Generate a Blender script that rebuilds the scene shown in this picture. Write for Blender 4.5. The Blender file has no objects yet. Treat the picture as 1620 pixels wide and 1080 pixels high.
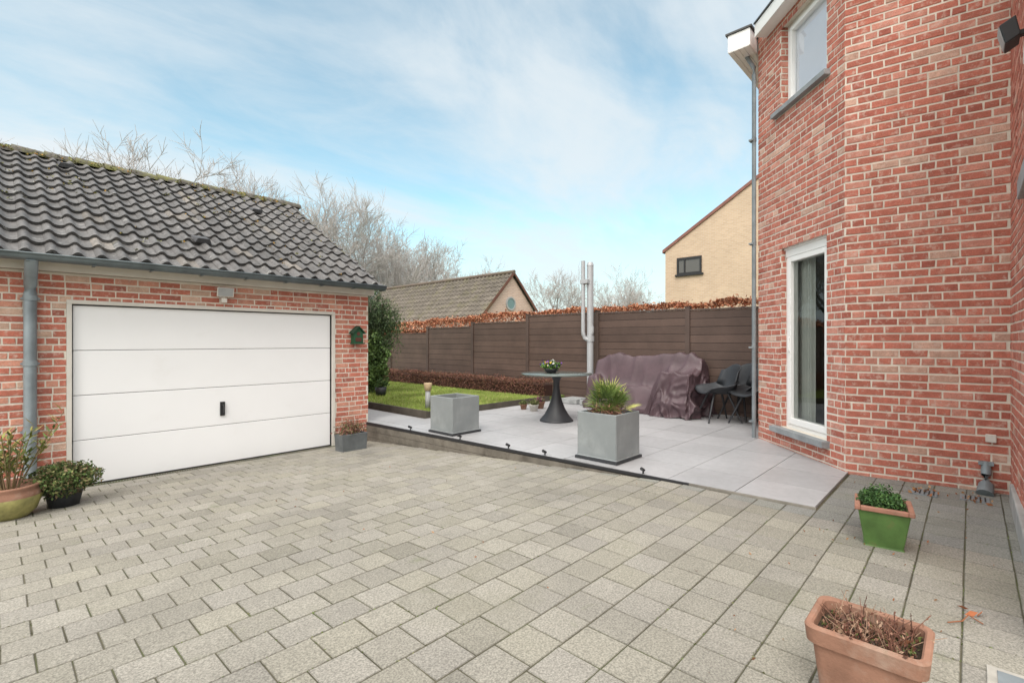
import bpy, math, random
from mathutils import Vector, Matrix, Euler
from mathutils import noise as mn
R=random.Random(11)
sc=bpy.context.scene
col0=sc.collection
sc.view_settings.view_transform='Standard'; sc.view_settings.look='None'; sc.view_settings.exposure=0
V=Vector

# ------------------------------------------------------------ mesh builder
class MB:
    def __init__(s): s.v=[];s.f=[];s.m=[];s.c=[];s.s=[]
    def add(s,vs,fs,mi=0,col=(1,1,1),sm=False):
        b=len(s.v); s.v.extend(tuple(p) for p in vs)
        for f in fs:
            s.f.append(tuple(b+i for i in f)); s.m.append(mi); s.c.append(col); s.s.append(sm)
    def hexa(s,p,mi=0,col=(1,1,1)):
        s.add(p,[(0,3,2,1),(4,5,6,7),(0,1,5,4),(1,2,6,5),(2,3,7,6),(3,0,4,7)],mi,col)
    def box(s,x0,x1,y0,y1,z0,z1,mi=0,col=(1,1,1)):
        s.hexa([(x0,y0,z0),(x1,y0,z0),(x1,y1,z0),(x0,y1,z0),(x0,y0,z1),(x1,y0,z1),(x1,y1,z1),(x0,y1,z1)],mi,col)
    def obox(s,O,t,n,s0,s1,d0,d1,z0,z1,mi=0,col=(1,1,1)):
        def P(a,b,c): return (O[0]+t[0]*a+n[0]*b,O[1]+t[1]*a+n[1]*b,c)
        s.hexa([P(s0,d0,z0),P(s1,d0,z0),P(s1,d1,z0),P(s0,d1,z0),P(s0,d0,z1),P(s1,d0,z1),P(s1,d1,z1),P(s0,d1,z1)],mi,col)
    def tube(s,path,rad,n=8,mi=0,col=(1,1,1),cap=True,sm=True):
        path=[V(p) for p in path]; b=len(s.v); m=len(path)
        if not hasattr(rad,'__len__'): rad=[rad]*m
        vs=[];fs=[]
        for i,p in enumerate(path):
            d=(path[min(i+1,m-1)]-path[max(i-1,0)])
            if d.length<1e-9: d=V((0,0,1))
            d.normalize()
            a=d.cross(V((0,0,1))) if abs(d.z)<.95 else d.cross(V((1,0,0)))
            a.normalize(); c=d.cross(a)
            for k in range(n):
                an=2*math.pi*k/n
                vs.append(p+(a*math.cos(an)+c*math.sin(an))*rad[i])
        for i in range(m-1):
            for k in range(n):
                k2=(k+1)%n; fs.append((i*n+k,i*n+k2,(i+1)*n+k2,(i+1)*n+k))
        s.add(vs,fs,mi,col,sm)
        if cap: s.add(vs[:n],[tuple(range(n))],mi,col); s.add(vs[-n:],[tuple(range(n))],mi,col)
    def lathe(s,prof,c=(0,0,0),n=24,mi=0,col=(1,1,1),sm=True,a0=0):
        vs=[];fs=[];m=len(prof)
        for (r,z) in prof:
            for k in range(n):
                an=a0+2*math.pi*k/n; vs.append((c[0]+r*math.cos(an),c[1]+r*math.sin(an),c[2]+z))
        for i in range(m-1):
            for k in range(n):
                k2=(k+1)%n; fs.append((i*n+k,i*n+k2,(i+1)*n+k2,(i+1)*n+k))
        s.add(vs,fs,mi,col,sm)
    def leaf(s,p,size,asp,col,mi=0,up=0.0):
        a=V((R.gauss(0,1),R.gauss(0,1),R.gauss(0,1)+up)); a.normalize()
        b=a.cross(V((R.gauss(0,1),R.gauss(0,1),R.gauss(0,1))))
        if b.length<1e-6: return
        b.normalize(); a*=size; b*=size*asp; p=V(p)
        s.add([p-a,p+b-a*.1,p+a,p-b-a*.1],[(0,1,2,3)],mi,col)

def build(mb,name,mats,parent=None,loc=None,bev=0,solid=0,sub=0,rot=None,world=False,label=None,cat=None,kind=None,group=None):
    me=bpy.data.meshes.new(name); me.from_pydata(mb.v,[],mb.f)
    for m in mats: me.materials.append(m)
    me.polygons.foreach_set('material_index',mb.m)
    me.polygons.foreach_set('use_smooth',mb.s)
    at=me.color_attributes.new('Col','FLOAT_COLOR','CORNER')
    arr=[]
    for f,c in zip(mb.f,mb.c):
        arr.extend((c[0],c[1],c[2],1.0)*len(f))
    at.data.foreach_set('color',arr)
    me.update()
    o=bpy.data.objects.new(name,me); col0.objects.link(o)
    if loc: o.location=loc
    if rot: o.rotation_euler=rot
    if parent:
        o.parent=parent
        if world: o.matrix_parent_inverse=Matrix.Translation(-V(parent['_w'])) 
    if solid:
        m=o.modifiers.new('s','SOLIDIFY'); m.thickness=solid
    if bev:
        m=o.modifiers.new('b','BEVEL'); m.width=bev; m.segments=2; m.limit_method='ANGLE'
    if label: o['label']=label
    if cat: o['category']=cat
    if kind: o['kind']=kind
    if group: o['group']=group
    return o
def empty(name,loc=(0,0,0),label=None,cat=None,parent=None,group=None,rot=None):
    o=bpy.data.objects.new(name,None); col0.objects.link(o); o.empty_display_size=.1
    if parent:
        o.parent=parent
        o.matrix_parent_inverse=Matrix.Translation(-V(parent['_w']))
    o.location=loc; o['_w']=list(loc)
    if rot: o.rotation_euler=rot
    if label: o['label']=label
    if cat: o['category']=cat
    if group: o['group']=group
    return o
def copy_thing(o,loc,rotz,extra=None):
    c=o.copy(); col0.objects.link(c); c.location=loc; c.rotation_euler=(0,0,rotz)
    for ch in o.children:
        k=ch.copy(); col0.objects.link(k); k.parent=c
    if extra: c['label']=extra
    return c

# ------------------------------------------------------------ materials
def mat(name,base=(.5,.5,.5),attr=False,rough=.7,ns=6,na=.25,bump=.2,bs=60,metal=0,spots=(),spec=.4,fine=None,bdist=.01):
    m=bpy.data.materials.new(name); m.use_nodes=True; nt=m.node_tree; N=nt.nodes; L=nt.links
    bs_=N['Principled BSDF']; bs_.inputs['Roughness'].default_value=rough; bs_.inputs['Metallic'].default_value=metal
    bs_.inputs['Specular IOR Level'].default_value=spec
    tc=N.new('ShaderNodeTexCoord')
    if attr:
        a=N.new('ShaderNodeAttribute'); a.attribute_name='Col'; cur=a.outputs['Color']
    else:
        a=N.new('ShaderNodeRGB'); a.outputs[0].default_value=(*base,1); cur=a.outputs[0]
    def noise(scale,det=4,rg=.6):
        n=N.new('ShaderNodeTexNoise'); n.inputs['Scale'].default_value=scale; n.inputs['Detail'].default_value=det
        n.inputs['Roughness'].default_value=rg; L.new(tc.outputs['Object'],n.inputs['Vector']); return n
    def mulr(cur,n,lo,hi,a,b):
        r=N.new('ShaderNodeMapRange'); r.inputs[1].default_value=lo; r.inputs[2].default_value=hi; r.inputs[3].default_value=a; r.inputs[4].default_value=b
        L.new(n.outputs['Fac'],r.inputs[0]); v=N.new('ShaderNodeVectorMath'); v.operation='SCALE'
        L.new(cur,v.inputs[0]); L.new(r.outputs[0],v.inputs['Scale']); return v.outputs[0]
    if na: cur=mulr(cur,noise(ns),.3,.7,1-na,1+na)
    if fine: cur=mulr(cur,noise(fine[0],2,.7),.35,.65,1-fine[1],1+fine[1])
    for (c,s,lo,hi,mx) in spots:
        n=noise(s,6,.65); r=N.new('ShaderNodeMapRange'); r.inputs[1].default_value=lo; r.inputs[2].default_value=hi; r.inputs[3].default_value=0; r.inputs[4].default_value=mx
        L.new(n.outputs['Fac'],r.inputs[0]); x=N.new('ShaderNodeMixRGB'); L.new(r.outputs[0],x.inputs[0]); L.new(cur,x.inputs[1]); x.inputs[2].default_value=(*c,1); cur=x.outputs[0]
    L.new(cur,bs_.inputs['Base Color'])
    if bump:
        n=noise(bs,4,.65); b=N.new('ShaderNodeBump'); b.inputs['Strength'].default_value=bump; b.inputs['Distance'].default_value=bdist
        L.new(n.outputs['Fac'],b.inputs['Height']); L.new(b.outputs[0],bs_.inputs['Normal'])
    return m
M={}
M['brick']=mat('brick_red',attr=True,rough=.9,ns=11,na=.15,bump=.5,bs=45,spec=.2,fine=(110,.13),spots=[((.60,.45,.38),18,.53,.68,.66),((.25,.09,.07),14,.62,.75,.4)])
M['mortar']=mat('mortar',(.66,.61,.53),rough=.95,ns=5,na=.12,bump=.3,bs=80,spec=.1)
M['paver']=mat('paver',attr=True,rough=.92,ns=1.1,na=.14,bump=.4,bs=130,spec=.2,fine=(110,.30),spots=[((.13,.125,.085),1.1,.55,.74,.42),((.37,.355,.31),12,.60,.75,.32),((.12,.14,.065),3.1,.64,.74,.4)])
M['joint']=mat('paving_joint',(.095,.088,.062),rough=1,ns=3,na=.4,bump=.4,bs=90,spec=.1,spots=[((.085,.11,.04),2.2,.5,.65,.6)])
M['tile']=mat('terrace_tile',attr=True,rough=.42,ns=1.2,na=.09,bump=.05,bs=50,fine=(14,.05),spots=[((.30,.295,.29),1.6,.56,.75,.3)])
M['conc']=mat('timber_side',(.145,.13,.108),rough=.9,ns=4,na=.3,bump=.4,bs=40,spots=[((.06,.05,.04),7,.5,.7,.6),((.2,.185,.16),5,.6,.7,.4)])
M['kerbc']=mat('kerb_stone',(.20,.185,.16),rough=.9,ns=4,na=.3,bump=.4,bs=40,spots=[((.1,.1,.06),7,.5,.7,.6)])
M['board']=mat('lawn_board',(.075,.065,.052),rough=.9,ns=4,na=.3,bump=.4,bs=40)
M['blackm']=mat('black_metal',(.02,.02,.022),rough=.5,na=.1,bump=0)
M['zinc']=mat('zinc',(.22,.255,.275),rough=.5,ns=5,na=.2,bump=.05,metal=.2)
M['planter']=mat('zinc_planter',(.225,.245,.25),rough=.5,ns=2,na=.15,bump=.02,bs=30,metal=.1,spots=[((.33,.35,.35),3.5,.5,.75,.6),((.11,.12,.12),2.4,.56,.8,.5)])
M['white']=mat('white_paint',(.82,.815,.80),rough=.4,ns=3,na=.02,bump=.02,bs=200)
M['door']=mat('garage_door_white',(.80,.80,.81),rough=.5,ns=1.2,na=.02,bump=.10,bs=220,spots=[((.60,.58,.54),2.5,.58,.8,.2)])
M['cream']=mat('cream_trim',(.60,.57,.52),rough=.6,ns=4,na=.08,bump=.05)
M['roof']=mat('roof_tile',attr=True,rough=.55,ns=4,na=.22,bump=.35,bs=60,fine=(40,.25),spots=[((.34,.335,.32),9,.60,.69,.55),((.18,.16,.05),3.5,.66,.73,.6)])
M['roof2']=mat('old_roof_tile',attr=True,rough=.8,ns=2,na=.2,bump=.3,bs=30,spots=[((.14,.13,.06),1.5,.5,.65,.45)])
M['mossridge']=mat('mossy_ridge',(.115,.105,.09),rough=.9,ns=8,na=.4,bump=.8,bs=30,spots=[((.18,.18,.05),5,.48,.62,.8),((.35,.16,.02),9,.66,.74,.7)])
M['fence']=mat('fence_board',attr=True,rough=.6,ns=2,na=.18,bump=.25,bs=30)
M['blue']=mat('bluestone',(.26,.275,.285),rough=.6,ns=6,na=.2,bump=.2,bs=60,spots=[((.36,.37,.36),5,.55,.7,.5)])
M['leaf']=mat('leaf',attr=True,rough=.6,na=0,bump=0,spec=.25)
M['grass']=mat('grass_blade',attr=True,rough=.8,na=0,bump=0,spec=.1)
M['bark']=mat('bark',attr=True,rough=.95,na=0,bump=0,spec=.1)
M['soil']=mat('soil',(.05,.035,.022),rough=1,ns=20,na=.5,bump=1,bs=60,spots=[((.09,.11,.03),12,.55,.65,.7)])
M['terra']=mat('terracotta',(.27,.145,.10),rough=.85,ns=7,na=.22,bump=.3,bs=50,spec=.2,spots=[((.40,.32,.26),5,.48,.70,.6),((.10,.07,.05),4,.55,.74,.6),((.14,.14,.08),9,.58,.72,.5)])
M['greenglz']=mat('green_glaze',(.075,.145,.04),rough=.4,ns=7,na=.25,bump=.1,bs=40,spots=[((.16,.09,.05),8,.58,.72,.6),((.16,.2,.1),5,.55,.7,.4)])
M['blackpl']=mat('black_plastic',(.03,.032,.036),rough=.5,ns=5,na=.15,bump=.03)
M['tableglass']=mat('table_top',(.10,.12,.11),rough=.15,ns=2,na=.1,bump=0,spec=.6)
M['alu']=mat('aluminium',(.42,.435,.45),rough=.45,ns=3,na=.05,bump=0,metal=.15)
M['cover']=mat('fabric_cover',(.088,.056,.065),rough=.42,ns=3,na=.2,bump=.1,bs=25)
M['lawn']=mat('lawn_soil',(.13,.17,.045),rough=1,ns=2,na=.4,bump=.6,bs=40)
M['field']=mat('field',(.10,.12,.05),rough=1,ns=.3,na=.3,bump=.3,bs=3)
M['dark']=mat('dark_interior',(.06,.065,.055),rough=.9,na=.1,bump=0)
M['curtain']=mat('curtain',(.42,.43,.41),rough=.9,ns=3,na=.1,bump=0)
M['sky_reflection']=mat('painted_sky_reflection',(.84,.83,.87),rough=.9,ns=1,na=.05,bump=0)  # pale colour painted to stand in for hazy sky mirrored in the window
M['birdgreen']=mat('bird_green',(.015,.075,.035),rough=.6,na=.2,bump=.1)
M['redtrim']=mat('red_trim',(.22,.10,.08),rough=.8,na=.2,bump=.1)
M['drygrey']=mat('lamp_grey',(.34,.35,.35),rough=.5,na=.1,bump=0)
M['wood']=mat('pale_wood',(.48,.36,.22),rough=.7,na=.15,bump=.1)
M['rubber']=mat('rubber',(.02,.02,.02),rough=.7,na=0,bump=0)
def glassmat(name,tint=(.6,.63,.65),mixf=.55,mul=1.0):
    m=bpy.data.materials.new(name); m.use_nodes=True; nt=m.node_tree; N=nt.nodes;L=nt.links
    for n in list(N): N.remove(n)
    o=N.new('ShaderNodeOutputMaterial'); g=N.new('ShaderNodeBsdfGlossy'); g.inputs['Roughness'].default_value=.01; g.inputs['Color'].default_value=(.9,.93,.95,1)
    t=N.new('ShaderNodeBsdfTransparent'); t.inputs['Color'].default_value=(*tint,1)
    f=N.new('ShaderNodeLayerWeight'); f.inputs['Blend'].default_value=.25
    a=N.new('ShaderNodeMath'); a.operation='MULTIPLY_ADD'; a.inputs[1].default_value=mul; a.inputs[2].default_value=mixf
    L.new(f.outputs['Fresnel'],a.inputs[0]); mx=N.new('ShaderNodeMixShader'); L.new(a.outputs[0],mx.inputs[0]); L.new(t.outputs[0],mx.inputs[1]); L.new(g.outputs[0],mx.inputs[2]); L.new(mx.outputs[0],o.inputs[0])
    return m
M['glass']=glassmat('window_glass',(.92,.95,.92),0.05,.75)
M['glassb']=glassmat('bright_window_glass',(.95,.96,.97),.08,.8)
def farbrick(name,c1,c2,mo,axis='y'):
    m=bpy.data.materials.new(name); m.use_nodes=True; nt=m.node_tree; N=nt.nodes;L=nt.links
    b=N['Principled BSDF']; b.inputs['Roughness'].default_value=.9
    tc=N.new('ShaderNodeTexCoord'); sp=N.new('ShaderNodeSeparateXYZ'); cb=N.new('ShaderNodeCombineXYZ'); L.new(tc.outputs['Object'],sp.inputs[0])
    L.new(sp.outputs[1 if axis=='y' else 0],cb.inputs[0]); L.new(sp.outputs[2],cb.inputs[1])
    t=N.new('ShaderNodeTexBrick'); L.new(cb.outputs[0],t.inputs['Vector']); t.inputs['Color1'].default_value=(*c1,1); t.inputs['Color2'].default_value=(*c2,1); t.inputs['Mortar'].default_value=(*mo,1)
    t.inputs['Scale'].default_value=1; t.inputs['Mortar Size'].default_value=.008; t.inputs['Brick Width'].default_value=.21; t.inputs['Row Height'].default_value=.075
    n=N.new('ShaderNodeTexNoise'); n.inputs['Scale'].default_value=.8; L.new(tc.outputs['Object'],n.inputs['Vector'])
    r=N.new('ShaderNodeMapRange'); r.inputs[3].default_value=.85; r.inputs[4].default_value=1.12; L.new(n.outputs[0],r.inputs[0])
    v=N.new('ShaderNodeVectorMath'); v.operation='SCALE'; L.new(t.outputs[0],v.inputs[0]); L.new(r.outputs[0],v.inputs['Scale']); L.new(v.outputs[0],b.inputs['Base Color'])
    return m
M['ybrick']=farbrick('yellow_brick',(.58,.43,.30),(.50,.36,.25),(.56,.48,.38))
M['pbrick']=farbrick('pink_brick',(.55,.40,.32),(.47,.33,.27),(.57,.50,.44),'x')
M['gbrick']=farbrick('gable_brick',(.42,.14,.10),(.50,.22,.15),(.5,.44,.37),'y')

# ------------------------------------------------------------ camera, light, world
cam=bpy.data.objects.new('camera',bpy.data.cameras.new('camera')); col0.objects.link(cam)
cam.data.sensor_width=36; cam.data.lens=17.11; cam.data.clip_end=2000; cam.data.clip_start=.05
cam.rotation_euler=(math.radians(90),0,math.atan2(.686,.727)-math.pi/2); cam.location=(0,0,0)
sc.camera=cam
sun_el=math.radians(48); az=math.atan2(-.45,-.89) # direction toward the sun (from behind the viewer)
sdir=V((math.cos(sun_el)*math.cos(az),math.cos(sun_el)*math.sin(az),math.sin(sun_el)))
sl=bpy.data.lights.new('sun','SUN'); sl.energy=1.65; sl.angle=math.radians(22); sl.color=(1,.945,.875)
so=bpy.data.objects.new('sun',sl); col0.objects.link(so); so.rotation_euler=(-sdir).to_track_quat('-Z','Y').to_euler()
w=bpy.data.worlds.new('World'); sc.world=w; w.use_nodes=True; N=w.node_tree.nodes; L=w.node_tree.links
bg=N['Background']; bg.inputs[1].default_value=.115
sky=N.new('ShaderNodeTexSky'); sky.sky_type='NISHITA'; sky.sun_disc=False; sky.sun_elevation=sun_el; sky.sun_rotation=math.pi/2-az
sky.air_density=1.0; sky.dust_density=.6; sky.ozone_density=1.5
tc=N.new('ShaderNodeTexCoord'); sp=N.new('ShaderNodeSeparateXYZ'); L.new(tc.outputs['Generated'],sp.inputs[0])
def mth(op,a,b=None,c=None):
    n=N.new('ShaderNodeMath'); n.operation=op
    for i,x in enumerate((a,b,c)):
        if x is None: continue
        if isinstance(x,(int,float)): n.inputs[i].default_value=x
        else: L.new(x,n.inputs[i])
    return n.outputs[0]
def mapr(x,a,b,c,d):
    n=N.new('ShaderNodeMapRange'); n.inputs[1].default_value=a; n.inputs[2].default_value=b; n.inputs[3].default_value=c; n.inputs[4].default_value=d
    n.interpolation_type='SMOOTHSTEP'; L.new(x,n.inputs[0]); return n.outputs[0]
zz=mth('MAXIMUM',sp.outputs[2],0.0); zd=mth('ADD',zz,.26)
px=mth('DIVIDE',sp.outputs[0],zd); py=mth('DIVIDE',sp.outputs[1],zd)
cb=N.new('ShaderNodeCombineXYZ'); L.new(px,cb.inputs[0]); L.new(py,cb.inputs[1])
mp=N.new('ShaderNodeMapping'); mp.inputs['Scale'].default_value=(.60,1.15,1); mp.inputs['Location'].default_value=(4.1,.3,0)
L.new(cb.outputs[0],mp.inputs[0])
def wnoise(scale,det,rg,dist):
    n=N.new('ShaderNodeTexNoise'); n.inputs['Scale'].default_value=scale; n.inputs['Detail'].default_value=det; n.inputs['Roughness'].default_value=rg; n.inputs['Distortion'].default_value=dist
    L.new(mp.outputs[0],n.inputs['Vector']); return n.outputs[0]
nA=wnoise(1.15,8,.58,.35); nB=wnoise(3.2,6,.6,.8)
nm=mth('ADD',mth('MULTIPLY',nA,.78),mth('MULTIPLY',nB,.22))
cl0=mapr(nm,.37,.64,0.10,.86)
# bright veil of haze toward the west side of the sky (direction +Y)
west=mth('MULTIPLY',mapr(sp.outputs[1],.70,.98,0,.55),mapr(zz,.05,.42,1,0))
hz=mapr(zz,0,.34,.93,0)
cl=mth('MINIMUM',mth('MAXIMUM',mth('ADD',cl0,west),hz),.96)
tint=N.new('ShaderNodeMixRGB'); tint.blend_type='MULTIPLY'; tint.inputs[0].default_value=1; L.new(sky.outputs[0],tint.inputs[1]); tint.inputs[2].default_value=(1.9,2.4,1.95,1)
mx=N.new('ShaderNodeMixRGB'); L.new(cl,mx.inputs[0]); L.new(tint.outputs[0],mx.inputs[1]); mx.inputs[2].default_value=(7.3,7.85,8.15,1)
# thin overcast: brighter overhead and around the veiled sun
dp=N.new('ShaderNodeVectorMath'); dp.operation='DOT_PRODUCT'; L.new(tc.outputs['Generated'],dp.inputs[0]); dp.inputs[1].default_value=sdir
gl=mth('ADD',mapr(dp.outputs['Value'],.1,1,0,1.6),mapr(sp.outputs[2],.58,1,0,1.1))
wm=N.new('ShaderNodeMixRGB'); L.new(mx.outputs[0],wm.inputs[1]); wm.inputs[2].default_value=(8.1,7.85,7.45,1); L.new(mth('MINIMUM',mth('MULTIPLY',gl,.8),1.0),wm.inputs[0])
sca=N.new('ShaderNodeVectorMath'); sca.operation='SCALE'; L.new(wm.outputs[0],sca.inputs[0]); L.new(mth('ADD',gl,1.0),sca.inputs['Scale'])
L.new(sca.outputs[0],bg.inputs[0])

# ------------------------------------------------------------ ground
def zg(v): return -1.32 if v<2.1 else -1.32-.054*(v-2.1)
def eu(v): return 4.42-.0517*(v-.861)
g=MB(); g.add([(-400,-400,-1.8),(400,-400,-1.8),(400,400,-1.8),(-400,400,-1.8)],[(0,1,2,3)]); build(g,'ground',[M['field']],kind='structure')
g=MB(); g.box(9.0,120,-60,120,-2.2,-1.45); build(g,'field_beyond_fence',[M['field']],kind='structure')
g=MB()
vs=[-6,2.1,7.6]
for a,b in zip(vs[:-1],vs[1:]):
    g.add([(-6,a,zg(a)-.0035),(6.3,a,zg(a)-.0035),(6.3,b,zg(b)-.0035),(-6,b,zg(b)-.0035)],[(0,1,2,3)])
build(g,'driveway_bedding',[M['joint']],kind='structure')
pv=MB(); P=.212; J=.003
row=0; v=.878-P*18; VS=v
while v<7.0:
    v1=min(v+P,7.0); off=0 if v<1.25 else (row%2)*.5*P+.03
    u=-3.2+off
    while u<6.2:
        a0,a1,b0,b1=u+J,u+P-J,v+J,v1-J
        u+=P
        vm=(b0+b1)/2
        if vm>.88:
            lim=eu(vm)-.012
            if a0>lim-.03: continue
            a1=min(a1,lim)
        if b1-b0<.03: continue
        t=.262+R.uniform(-.022,.024)
        q=R.uniform(.79,.84)
        c=(t*1.0,t*.945,t*q)
        if R.random()<.06: c=tuple(x*.87 for x in c)
        if a0>4.2: c=(c[0]*.85,c[1]*.9,c[2]*.95)
        j=[R.uniform(-.0012,.0012) for _ in range(4)]
        e=.003
        o=[(a0,b0),(a1,b0),(a1,b1),(a0,b1)]; o=[(x+R.uniform(-.0014,.0014),y+R.uniform(-.0014,.0014)) for x,y in o]
        i_=[(o[0][0]+e,o[0][1]+e),(o[1][0]-e,o[1][1]+e),(o[2][0]-e,o[2][1]-e),(o[3][0]+e,o[3][1]-e)]
        lo=[(x,y,zg(y)-.03) for x,y in o]; md=[(x,y,zg(y)-.0025+k) for (x,y),k in zip(o,j)]; up=[(x,y,zg(y)+k) for (x,y),k in zip(i_,j)]
        pv.add(lo+md+up,[(8,9,10,11)]+[(k,(k+1)%4,4+(k+1)%4,4+k) for k in range(4)],0,c)
        pv.add(md+up,[(k,(k+1)%4,4+(k+1)%4,4+k) for k in range(4)],0,tuple(x*.75 for x in c))
    v+=P; row+=1
build(pv,'driveway_pavement',[M['paver']],kind='structure')
# moss and weeds growing in the joints
m=MB()
for i in range(9500):
    if R.random()<.5:
        k=R.randint(0,34); y=.878+P*k-P*6+R.gauss(0,.003); x=R.uniform(-.5,5.6)
    else:
        y=R.uniform(-.3,6.9); k=R.randint(0,43); rw=int((y-VS)//P); offx=0 if rw*P+VS<1.25 else (rw%2)*.5*P+.03; x=-3.2+offx+P*k+R.gauss(0,.003)
    if y>6.95 or (y>.87 and x>eu(y)-.02): continue
    if mn.noise(V((x*1.1,y*1.1,2)))<.04: continue
    q=R.uniform(.7,1.3); m.leaf((x,y,zg(y)-.001),R.uniform(.003,.008),.6,R.choice([(.12*q,.16*q,.05*q),(.10*q,.12*q,.04*q),(.16*q,.16*q,.08*q)]))
build(m,'joint_moss',[M['leaf']],kind='stuff')
# terrace
t=MB(); TZ=-1.30
t.add([(eu(.9)+.0,.9,TZ-.006),(9.0,.9,TZ-.006),(9.0,6.72,TZ-.006),(5.0,6.72,TZ-.006),(5.0,11,TZ-.006),(eu(11),11,TZ-.006)],[(0,1,2,3,4,5)],1)
tv=MB()
k=0; v=.892; S=.6
while v<11:
    v1=v+S; u=3.75
    while u<8.95:
        a0,a1,b0,b1=u+.0025,u+S-.0025,v+.0025,v1-.0025
        u+=S
        hi=8.95 if v<6.5 else 4.97
        if v<6.72<v1 and u>5.0: b1=6.70; hi=8.95
        a1=min(a1,hi)
        l0,l1=max(a0,eu(b0)+.012),max(a0,eu(b1)+.012)
        if a1-max(l0,l1)<.03: continue
        tt=.375+R.uniform(-.028,.028); c=(tt*.985,tt*.985,tt*1.01)
        z=TZ+R.uniform(-.001,.001); h=.001
        tv.add([(l0+h,b0+h,z),(a1-h,b0+h,z),(a1-h,b1-h,z),(l1+h,b1-h,z),(l0,b0,z-.03),(a1,b0,z-.03),(a1,b1,z-.03),(l1,b1,z-.03)],[(0,1,2,3),(0,1,5,4),(1,2,6,5),(2,3,7,6),(3,0,4,7)],0,c)
    v=v1
b=len(t.v)
t.v+=tv.v; t.f+=[tuple(b+i for i in f) for f in tv.f]; t.m+=tv.m; t.c+=tv.c; t.s+=tv.s
jm=mat('terrace_joint',(.14,.137,.135),rough=.9,bump=.2)
build(t,'terrace_pavement',[M['tile'],jm],kind='structure')
e=MB()
a,bv=.885,7.08
O=V((eu(a),a,0)); T=(V((eu(bv),bv,0))-O); Lg=T.length; T.normalize(); Nn=V((-T.y,T.x,0))
if Nn.x>0: Nn=-Nn
def kb(s0,s1,h0,h1,b0,b1,mi=0):
    def P_(s_,d,z): q=O+T*s_+Nn*d; return (q.x,q.y,z)
    e.hexa([P_(s0,-.008,b0),P_(s1,-.008,b1),P_(s1,.012,b1),P_(s0,.012,b0),P_(s0,-.008,h0),P_(s1,-.008,h1),P_(s1,.012,h1),P_(s0,.012,h0)],mi)
kb(0,1.0,-1.303,-1.300,-1.345,-1.345,2); kb(1.001,Lg,-1.300,-1.292,-1.326,-1.338)
e.obox(O,T,Nn,0,Lg,-.03,.000,-1.8,-1.3385,1)
for q in range(4): e.obox(O,T,Nn,1.4,Lg,.0005,.009,-1.3395-q*.095-.09,-1.3415-q*.095,1)
build(e,'terrace_kerb',[M['blackm'],M['conc'],M['kerbc']],kind='structure',bev=.002)
# lawn
l=MB(); l.box(5.03,8.95,6.74,18,-1.5,-1.215); build(l,'lawn_ground',[M['lawn']],kind='structure')
l=MB()
l.box(4.985,5.028,6.70,14,-1.5,-1.18); l.box(5.03,8.3,6.70,6.738,-1.5,-1.19); build(l,'lawn_kerb',[M['board']],kind='structure')
gr=MB()
for i in range(42000):
    x=R.uniform(5.05,8.15); y=6.76+6.2*R.random()**1.3
    h=R.uniform(.02,.055); a=R.uniform(0,6.28); dx,dy=math.cos(a)*.006,math.sin(a)*.006; lx,ly=R.uniform(-.02,.02),R.uniform(-.02,.02)
    k=.98+.5*mn.noise(V((x*1.5,y*1.5,0)))+R.uniform(-.15,.25)
    c=(.27*k,.35*k,.085*k) if R.random()>.15 else (.38*k,.35*k,.16*k)
    gr.add([(x-dx,y-dy,-1.217),(x+dx,y+dy,-1.217),(x+lx,y+ly,-1.217+h)],[(0,1,2)],0,c)
build(gr,'grass',[M['grass']],kind='stuff')

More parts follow.
